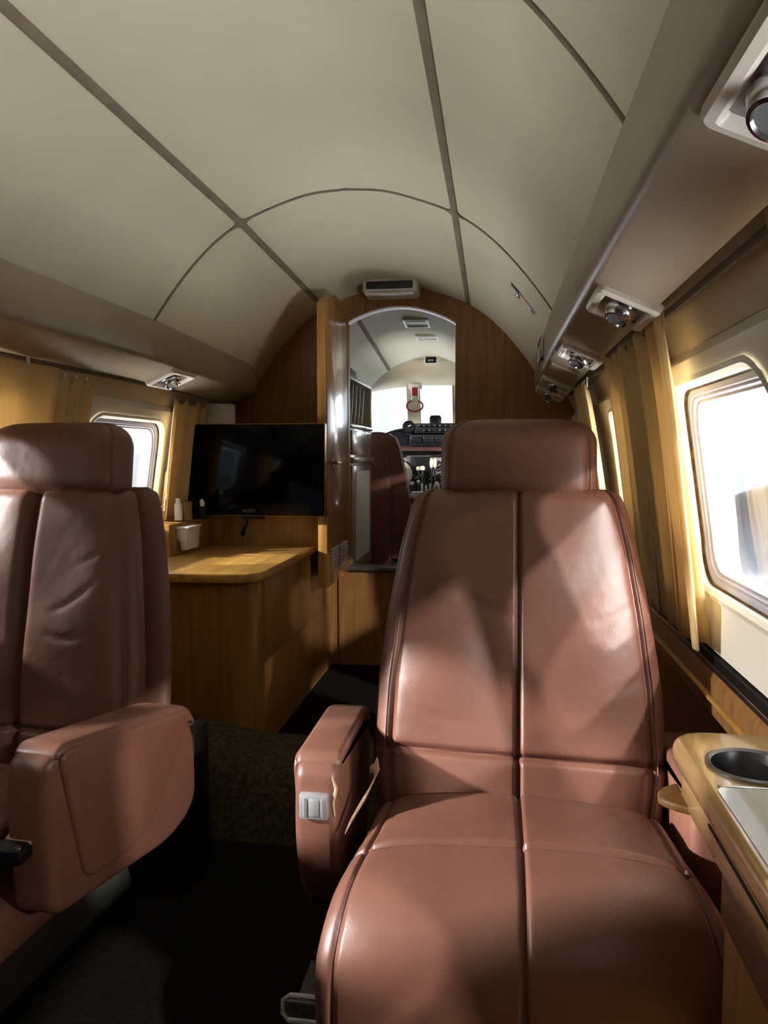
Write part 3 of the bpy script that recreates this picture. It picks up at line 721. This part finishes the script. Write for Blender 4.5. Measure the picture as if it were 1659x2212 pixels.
def tl(extra=(), n=40):
    t = list(np.linspace(0, 1, n))+[.004, .01, .02, .03, .97, .98, .99, .996]
    for c in extra: t += [c+d for d in (-.024, -.016, -.010, -.005, 0, .005, .010, .016, .024)]
    t = sorted(x for x in t if 0 <= x <= 1); o = [t[0]]
    for v in t[1:]:
        if v-o[-1] > .0015: o.append(v)
    return o
def endround(t, a=.05, b=.05):
    q = 1.
    if t < a: q *= math.sqrt(max(0, 1-((a-t)/a)**2))
    if t > 1-b: q *= math.sqrt(max(0, 1-((t-1+b)/b)**2))
    return max(q, .02)

def cabin_seat(label, loc, rz, yb, yt, main, arms):
    """local frame: faces -y, backrest leans to +y; yb, yt = front face of the backrest at its foot and top"""
    t = Thing('cabin_seat', label, 'seat', loc, (0, 0, rz), group='brown leather cabin seats', local=True)
    rnd = random.Random(7 if main else 3)
    ph = [rnd.uniform(0, 6) for _ in range(6)]
    zb, zt = .27, .782
    ctr = lambda q: (yb+.045+(yt-yb)*q+.012*math.sin(PI*q)*-1, zb+(zt-zb)*q)
    def hw(q): return float(np.interp(q, [0, .15, .4, .6, .8, .9, .95, .98, 1], [.214, .226, .222, .210, .194, .182, .176, .168, .148]))*1.0
    g_ = .010 if main else .026; gs_ = .0042 if main else .011
    tg_ = .20 if main else .165
    lm = lambda s, q: .0022*math.sin(7*q+ph[0]+2.5*s)*math.sin(4*s+ph[1])+.0012*math.sin(16*q+ph[2]-6*s)
    CR = [(-.30, .62, .35, -.055, .0030), (.72, .60, .24, .05, .0028), (.80, .42, .22, .06, .0026), (-.80, .55, .12, .03, .002), (-.78, .70, .12, -.03, .002), (-.55, .30, .3, -.03, .0018)] if main else [(.50, .60, .25, .07, .0030), (.42, .47, .2, -.005, .0028), (.65, .74, .2, .05, .002)]
    lm0 = lm
    def lm(s_, q_):
        f_ = lm0(s_, q_)
        for a_, b_, L_, sl_, d_ in CR:
            u_ = (s_-a_)/L_
            if abs(u_) < 1: f_ -= d_*(1-u_*u_)*math.exp(-((q_-b_-sl_*u_-.02*u_*u_)/.010)**2)
        return f_
    bp = lambda q: .062*endround(q, .03, .075)
    seat_seams = [(0, g_), (-.87, .008), (.87, .008)]
    bm_ = pad(ctr, hw, bp, lambda q: .03*endround(q, .03, .05), tl((tg_,), 84), seat_seams, gsig=gs_, hgrooves=((tg_, .011, -.012 if main else 0),), lumps=lm, p=5)
    bk_ = t.part('backrest', bm_, 'leather')
    # piping lines along the side seams
    for sd in (-1, 1):
        pts = []
        for q in np.linspace(.04, .93, 24):
            c_ = ctr(q); s = .915; f = bp(q)*(1-s**5)**(1/2.2)*.85+.0005
            pts.append((sd*s*hw(q), c_[0]-f, c_[1]+f*.3))
        t.part('piping', MB().tube(pts, .0013, 6), 'leather', bk_)
    sh = pad(lambda q: (yb+.105+(yt-yb)*q, .26+.52*q), lambda q: hw(q)*1.03+.006, lambda q: .035*endround(q, .03, .08), lambda q: .05*endround(q, .03, .12), tl((), 30), [], p=4)
    t.part('back_shell', sh, 'leather')
    # headrest
    hy = yt+.010
    hr = pad(lambda q: (hy+.025+.02*q, .752+.150*q), lambda q: (.131 if main else .148)*(.55+.45*endround(q, .22, .28)), lambda q: .058*endround(q, .3, .34), lambda q: .050*endround(q, .3, .3),
             tl((), 34), [(-.86, .006), (.86, .006)], gsig=.004, p=6, crown=.12)
    if not main: hr.v = [(x+.014, y, z) for x, y, z in hr.v]
    h_ = t.part('headrest', hr, 'leather')
    for sd in (-1, 1): t.part('post', MB().tube([(sd*.10, hy+.04, .74), (sd*.10, hy+.045, .80)], .006, 10), 'chrome', h_)
    # seat cushion
    CP2 = catmull([(-.012, .298), (-.05, .302), (-.12, .307), (-.20, .307), (-.262, .298), (-.300, .270), (-.315, .225), (-.312, .165), (-.30, .12)], 8)
    cc = np.array(CP2); dl = np.concatenate(([0], np.cumsum(np.linalg.norm(np.diff(cc, axis=0), axis=1)))); dl /= dl[-1]
    cf = lambda q: (float(np.interp(q, dl, cc[:, 0])), float(np.interp(q, dl, cc[:, 1])))
    cw0 = 1. if main else .86
    def cw(q): return float(np.interp(q, [0, .04, .3, .55, .7, .85, 1], [cw0*v for v in (.198, .206, .212, .230, .240, .240, .222)]))
    cl = lambda s, q: .0022*math.sin(8*q+ph[3]+2*s)*math.sin(3*s+ph[4])+.001*math.sin(19*q+5*s)
    cu_ = pad(cf, cw, lambda q: .042*endround(q, .07, .05), lambda q: .03*endround(q, .05, .05), tl((.40,), 50), [(0, g_*.8), (-.90, .006), (.90, .006)], gsig=gs_*.9, hgrooves=((.40, .008, 0),), lumps=cl, p=4.2, crown=.35)
    t.part('seat_cushion', cu_, 'leather')
    # arms
    for sd in (-1, 1):
        xi, xo, y0, y1, zt_, sk = arms[sd]
        skew = lambda b: (setattr(b, 'v', [(x+sk*(y-y1), y, z-.3*sk*(y-y0)) for x, y, z in b.v]), b)[1]
        pr = [(y0+.003, zt_-.022), (y0-.003, zt_-.075), (y0, zt_-.135), (y0+.028, zt_-.205), (y0+.08, zt_-.27), (y0+.18, zt_-.285), (y1-.02, zt_-.235), (y1+.012, zt_-.17), (y1+.012, zt_-.07), (y1-.005, zt_-.03), (y1-.03, zt_-.008), (y0+.02, zt_-.008)]
        if not main: pr[2:7] = [(y0, zt_-.15), (y0+.004, zt_-.225), (y0+.02, zt_-.24), (y1-.06, zt_-.225), (y1-.01, zt_-.20)]
        pr = fillet(pr, .03)
        x0, x1 = (xi, xo) if sd > 0 else (-xo, -xi)
        a = t.part('armrest', skew(MB().prism(pr, 'x', x0, x1, .014, 4)), 'leather')
        pd_ = [(y0+.017, zt_-.020), (y0+.017, zt_-.010), (y0+.03, zt_+.002), (y1-.05, zt_+.002), (y1-.010, zt_-.008), (y1+.014, zt_-.045), (y1-.02, zt_-.05), (y1-.06, zt_-.024)]
        pd_ = fillet(pd_, .014, 3)
        t.part('arm_pad', skew(MB().prism(pd_, 'x', x0-.002, x1+.002, .009, 3)), 'leather', a)
        out_ = [(y0+.020, zt_-.02), (y0+.032, zt_-.006), (y1-.02, zt_-.012), (y1-.012, zt_-.03), (y1-.10, zt_-.165), (y1-.15, zt_-.195), (y0+.068, zt_-.205), (y0+.056, zt_-.192)]
        out_ = fillet(out_, .016, 3)
        xa = (xo-.004, xo+.006) if sd > 0 else (-xo-.006, -xo+.004)
        t.part('side_panel', skew(MB().prism(out_, 'x', xa[0], xa[1], .005, 3)), 'leather', a)
        if main and sd < 0:
            pa = t.part('buckle_plate', MB().box(x0+.010, x1-.012, y0-.010, y0+.006, zt_-.083, zt_-.047, .003), 'satin', a)
            t.part('latch_cover', MB().box(x0+.024, x1-.026, y0-.013, y0-.008, zt_-.077, zt_-.053, .002), 'satin', a)
            for q in (x0+.018, x1-.020): t.part('rib', MB().tube([(q, y0-.010, zt_-.078), (q, y0-.012, zt_-.065), (q, y0-.010, zt_-.052)], .002, 8), 'satin', a)
            t.part('torn_edge', MB().tube([(x1-.008, y0+.002, zt_-.025), (x1-.003, y0+.004, zt_-.042), (x1-.006, y0-.001, zt_-.06), (x1-.004, y0-.001, zt_-.08)], [.001, .0026, .0022, .001], 6), 'torn', a)
    # skirt and plinth
    t.part('seat_frame', MB().box(-.235 if main else -.20, .235 if main else .20, -.262, .13, .135, .245 if main else .215, .015, 3), 'leather')
    t.part('plinth', MB().prism([(-.25, 0), (-.27, .12), (.20, .12), (.23, 0)], 'x', -.13, .13, .006), 'greyplinth')
    return t

S1 = cabin_seat('large brown leather seat in the foreground, chrome plate on its arm', (.428, 1.15, 0), 0, -.022, .145, True,
                {-1: (.250, .313, -.135, .14, .42, 0), 1: (.222, .285, -.12, .14, .40, 0)})
S2 = cabin_seat('brown leather seat left of the aisle, cut by the left photo edge', (-.456, 1.15, 0), math.radians(-5), .070, .165, False,
                {-1: (.20, .265, -.20, .10, .44, 0), 1: (.264, .332, -.20, .10, .445, .20)})
# torn strip beside the arm
S1.part('torn_strap', MB().loft([[(x+dx, y, z), (x+dx, y, z+.003), (x+dx+.004, y+.012, z+.014), (x+dx+.006, y+.012, z+.012)] for x, y, z, dx in ((-.236, -.155, .325, 0), (-.230, -.12, .335, .002), (-.222, -.09, .345, .003), (-.214, -.06, .362, .004), (-.216, -.05, .375, .002))]), 'torn')
S1.part('torn_curl', MB().lathe([(.001, -.006), (.005, -.004), (.006, .002), (.003, .007), (.001, .008)], (-.213, -.053, .376), n=10), 'torn')
t = Thing('seat_latch', 'grey floor bracket with chrome lip at the foot of the foreground seat', 'bracket', (.17, .93, 0))
t.part('bracket', MB().loft([[(x0, .88, z), (x1, .88, z), (x1, .99, z), (x0, .99, z)] for z, x0, x1 in ((0, .205, .28), (.145, .145, .26))]), 'greyplinth')
t.part('lip', MB().tube([(.27, .872, .148), (.145, .872, .148), (.137, .875, .155), (.137, .878, .168), (.145, .88, .174), (.27, .88, .174)], .0035, 8), 'satin')
t.part('lip_face', MB().box(.140, .26, .873, .885, .150, .172, .002), 'dullmetal')
# seat belt lying at the left seat
t = Thing('seat_belt', 'tan seat belt with black buckle lying beside the left seat arm', 'seat belt', (-.225, .95, .33))
DX, DZ = -.022, -.022
bw = [(-.245, 1.05, .372), (-.228, 1.0, .385), (-.222, .97, .37), (-.222, .945, .35), (-.226, .93, .335)]
t.part('webbing', MB().loft([[(x-.02, y, z), (x+.02, y-.004, z), (x+.02, y-.004, z+.004), (x-.02, y, z+.004)] for x, y, z in [(p[0]+DX, p[1], p[2]+DZ) for p in bw]]), 'webbing')
t.part('buckle', MB().box(-.252+DX, -.205+DX, .90, .945, .318+DZ, .340+DZ, .005, 2), 'black')
t.part('button', MB().lathe([(.001, .342), (.005, .342), (.006, .338)], (-.214+DX, .91, DZ), n=14), 'chrome')
single('floor_box', MB().box(-.30, -.203, 1.44, 1.52, 0, .285, .008), 'black', 'black box standing on the floor behind the left seat', 'box')

# ------------------------------------------------------------------ side table and console on the right
t = Thing('side_table', 'maple pull-out side table with steel cup holder at the right wall', 'table', (.68, .7, .44))
def table_outline(x0, y1, r):
    return [(.752, .10), (.752, y1)]+[(x0+r-r*math.sin(a), y1-r+r*math.cos(a)) for a in np.linspace(0, PI/2, 10)]+[(x0, .10)]
tp = t.part('tabletop', MB().prism(table_outline(.604, .982, .045), 'z', .470, .500, .011, 4), 'wood_table')
cc_ = link('cutter', MB().lathe([(.0425, .40), (.0425, .55)], (.672, .868, 0), n=48), 'wood_table')
cc_.parent = None; t.o.location = (.68, .7, .44)
bpy.context.view_layer.update(); boolean_cut(tp, [cc_]); tp.name = 'tabletop'
t.part('apron', MB().prism(table_outline(.610, .945, .03), 'z', .436, .474, .003), 'wood_table')
ap2 = [c for c in t.o.children if c.name.startswith('apron')][0]
cc_ = link('cutter', MB().lathe([(.0415, .40), (.0415, .55)], (.672, .868, 0), n=48), 'wood_table'); bpy.context.view_layer.update(); boolean_cut(ap2, [cc_])
t.part('groove', MB().box(.6085, .6115, .18, .80, .4625, .4655), 'darkgrille')
t.part('leaf', MB().prism([(.752, .10), (.752, .808), (.622, .808), (.617, .80), (.617, .10)], 'z', .496, .5012), 'pale_glare')  # leaf coloured like the bright window mirrored in the tabletop
t.part('hinge_strip', MB().box(.620, .752, .809, .813, .497, .5016, .0005), 'chrome')
t.part('cup_holder', MB().lathe([(.049, .5005), (.049, .503), (.046, .5045), (.0425, .502), (.041, .495), (.040, .43), (.038, .425), (.001, .424), (.001, .422), (.0415, .422), (.0425, .498), (.049, .5005)], (.672, .868, 0), n=48, cap=False), 'steel')
hk = [(.613, .950), (.603, .945), (.592, .935), (.584, .922), (.582, .908), (.588, .898), (.598, .890), (.613, .882)]
t.part('finger_pull', MB().prism(hk, 'z', .434, .444, .003, 3), 'wood_bulk')
t = Thing('side_console', 'wood side console with a leather top strip under the right-hand table', 'console', (.68, .5, 0))
t.part('body', MB().box(.622, .735, -.25, .785, 0, .372, .006), 'wood')
t.part('leather_strip', MB().box(.618, .738, -.25, .79, .372, .434, .010, 3), 'leather')

# ------------------------------------------------------------------ hangar outside
structure('ground', MB().box(-40, 40, -30, 40, -1.25, -1.2), 'hangarfloor')

def aircraft(label, loc, rz, mat, mat2):
    t = Thing('parked_aircraft', label, 'aircraft', loc, (0, 0, rz), local=True)
    secs = []
    for y, r, dz in ((-3.6, .08, .0), (-3.3, .28, 0), (-2.6, .55, .05), (-1.5, .75, .1), (0, .82, .12), (2, .8, .12), (3.5, .55, .2), (4.8, .22, .32)):
        secs.append([(r*math.cos(a), y, 1.15+dz+r*math.sin(a)) for a in np.linspace(0, 2*PI, 25)[:-1]])
    t.part('fuselage', MB().loft(secs), mat)
    t.part('wing', MB().loft([[(x, y0, .95+abs(x)*.04), (x, y1, .95+abs(x)*.04), (x, y1, 1.03+abs(x)*.04), (x, y0, 1.03+abs(x)*.04)] for x, y0, y1 in ((-5, .3, 1.1), (-.6, -.5, 1.3), (.6, -.5, 1.3), (5, .3, 1.1))]), mat2)
    t.part('fin', MB().prism([(3.4, 1.8), (4.6, 3.0), (5.1, 3.0), (4.9, 1.5)], 'x', -.05, .05, .02), mat2)
    t.part('cockpit_window', MB().box(-.45, .45, -2.5, -1.7, 1.45, 1.72, .12, 3), 'black')
    for x in (-1, 0, 1): t.part('wheel', MB().lathe([(.05, x*1.2-.08), (.25, x*1.2-.08), (.28, x*1.2), (.25, x*1.2+.08), (.05, x*1.2+.08)], (0, -2.4 if x == 0 else .6, .28), 'x', 20), 'black')
    for x in (-1, 0, 1): t.part('strut', MB().tube([(x*1.2, -2.4 if x == 0 else .6, .28), (x*1.0, -2.4 if x == 0 else .6, .95)], .05, 8), 'dullmetal')
    return t
aircraft('dark grey parked aircraft seen through the right-hand window', (4.6, 7.6, -1.2), math.radians(-62), 'planegrey', 'planewhite')
aircraft('parked aircraft with red fin seen through the left window', (-8.2, 17.5, -1.2), math.radians(100), 'planewhite', 'tailred')

# ------------------------------------------------------------------ light
w = bpy.data.worlds.new('world'); SC.world = w; w.use_nodes = True
nt = w.node_tree; bg = nt.nodes['Background']
tc = nt.nodes.new('ShaderNodeTexCoord'); mp = nt.nodes.new('ShaderNodeMapping'); mp.inputs['Scale'].default_value = (14, 14, .4)
nz = nt.nodes.new('ShaderNodeTexNoise'); nz.inputs['Scale'].default_value = 1.; nz.inputs['Detail'].default_value = 2
rp = nt.nodes.new('ShaderNodeValToRGB'); rp.color_ramp.elements[0].position = .38; rp.color_ramp.elements[1].position = .6
rp.color_ramp.elements[0].color = (.44, .54, .62, 1); rp.color_ramp.elements[1].color = (.66, .70, .74, 1)
nt.links.new(tc.outputs['Generated'], mp.inputs['Vector']); nt.links.new(mp.outputs['Vector'], nz.inputs['Vector'])
nt.links.new(nz.outputs['Fac'], rp.inputs['Fac']); nt.links.new(rp.outputs['Color'], bg.inputs['Color'])
WORLD = 1.7
bg.inputs['Strength'].default_value = WORLD

def portal(loc, rot, sx, sy):
    l = bpy.data.lights.new('portal', 'AREA'); l.shape = 'RECTANGLE'; l.size = sx; l.size_y = sy; l.cycles.is_portal = True
    o = bpy.data.objects.new('window_portal', l); COL.objects.link(o); o.location = loc; o.rotation_euler = rot
for s in (1, -1):
    for y0, y1 in WIN[s]: portal((s*.80, (y0+y1)/2, (WZ0+WZ1)/2), (0, s*PI/2, 0), WZ1-WZ0, y1-y0)
portal((0, 4.95, 1.13), (-PI/2, 0, 0), 1.1, .4)

def lamp(name, loc, target, power, radius, col=(1, 1, 1), ang=45):
    l = bpy.data.lights.new(name, 'SPOT'); l.energy = power; l.shadow_soft_size = radius; l.color = col; l.spot_size = math.radians(ang); l.spot_blend = .3
    o = bpy.data.objects.new(name, l); COL.objects.link(o); o.location = loc
    o.rotation_euler = (Vector(target)-Vector(loc)).to_track_quat('-Z', 'Y').to_euler()
LAMPS = [   # hangar floodlights outside, plus two added cockpit fills: high ones on the right and behind, others abeam and on the left; last value: cone angle
    ((6.7, -3.7, 6.3), (.4, 1.2, .6), 3800, .16, (1, .94, .90), 27),
    ((5.7, -2.9, 8.5), (.4, 1.2, .6), 4600, .16, (1, .94, .90), 27),
    ((4.55, -7.4, 3.60), (.4, 1.2, .6), 3600, .16, (1, .94, .88), 27),
    ((8.0, -4.0, 4.20), (0, 1.0, .5), 700, .18, (1, .94, .86), 27),
    ((-6.5, -.7, 3.00), (.05, 4.48, .80), 3200, .2, (1, .97, .92), 14),  # added fill for the instrument panel, through the left cockpit window
    ((6.5, -.7, 3.00), (.08, 4.5, .79), 3000, .2, (1, .97, .92), 12),  # second added fill for the panel, from the right side
    ((8.6, -7.7, 5.20), (-.2, 2.2, .3), 6000, .22, (1, .91, .80), 27),
    ((-7.6, -1.5, 3.50), (.4, 1.0, .4), 9500, .18, (1, .94, .88), 27),
    ((-8.0, -1.2, 2.30), (.6, .9, .6), 2700, .18, (1, .96, .90), 27),
    ((-8.0, 1.5, 4.40), (0, 1.6, .6), 6000, .22, (1, .95, .88), 27),
]
for i, (a, b, pw, r, c, an) in enumerate(LAMPS): lamp('hangar_or_fill_lamp', a, b, pw, r, c, an)
def floor_fill(x, y, sx, sy, power):  # added unseen upward lamp, stands in for floor bounce onto the ceiling
    l = bpy.data.lights.new('added_floor_fill', 'AREA'); l.shape = 'RECTANGLE'; l.size = sx; l.size_y = sy; l.energy = power; l.color = (1, .985, .95)
    o = bpy.data.objects.new('added_floor_fill', l); COL.objects.link(o); o.location = (x, y, -1.12); o.rotation_euler = (PI, 0, 0)
for s in (-1, 1):
    floor_fill(s*3.7, .4, 4.4, 7.5, 2500)
l = bpy.data.lights.new('hangar_door_light', 'AREA'); l.shape = 'RECTANGLE'; l.size = 7; l.size_y = 2.4; l.energy = 220; l.color = (.94, .98, 1)
o = bpy.data.objects.new('hangar_door_light', l); COL.objects.link(o); o.location = (0, 9.5, .6); o.rotation_euler = (-PI/2, 0, 0)

# ------------------------------------------------------------------ render look
vs = SC.view_settings; vs.view_transform = 'Standard'; vs.look = 'None'; vs.exposure = 0.42; vs.gamma = 1.0; vs.use_curve_mapping = False
SC.cycles.max_bounces = 10; SC.cycles.diffuse_bounces = 6; SC.cycles.transparent_max_bounces = 12
SC.cycles.sample_clamp_indirect = 6.
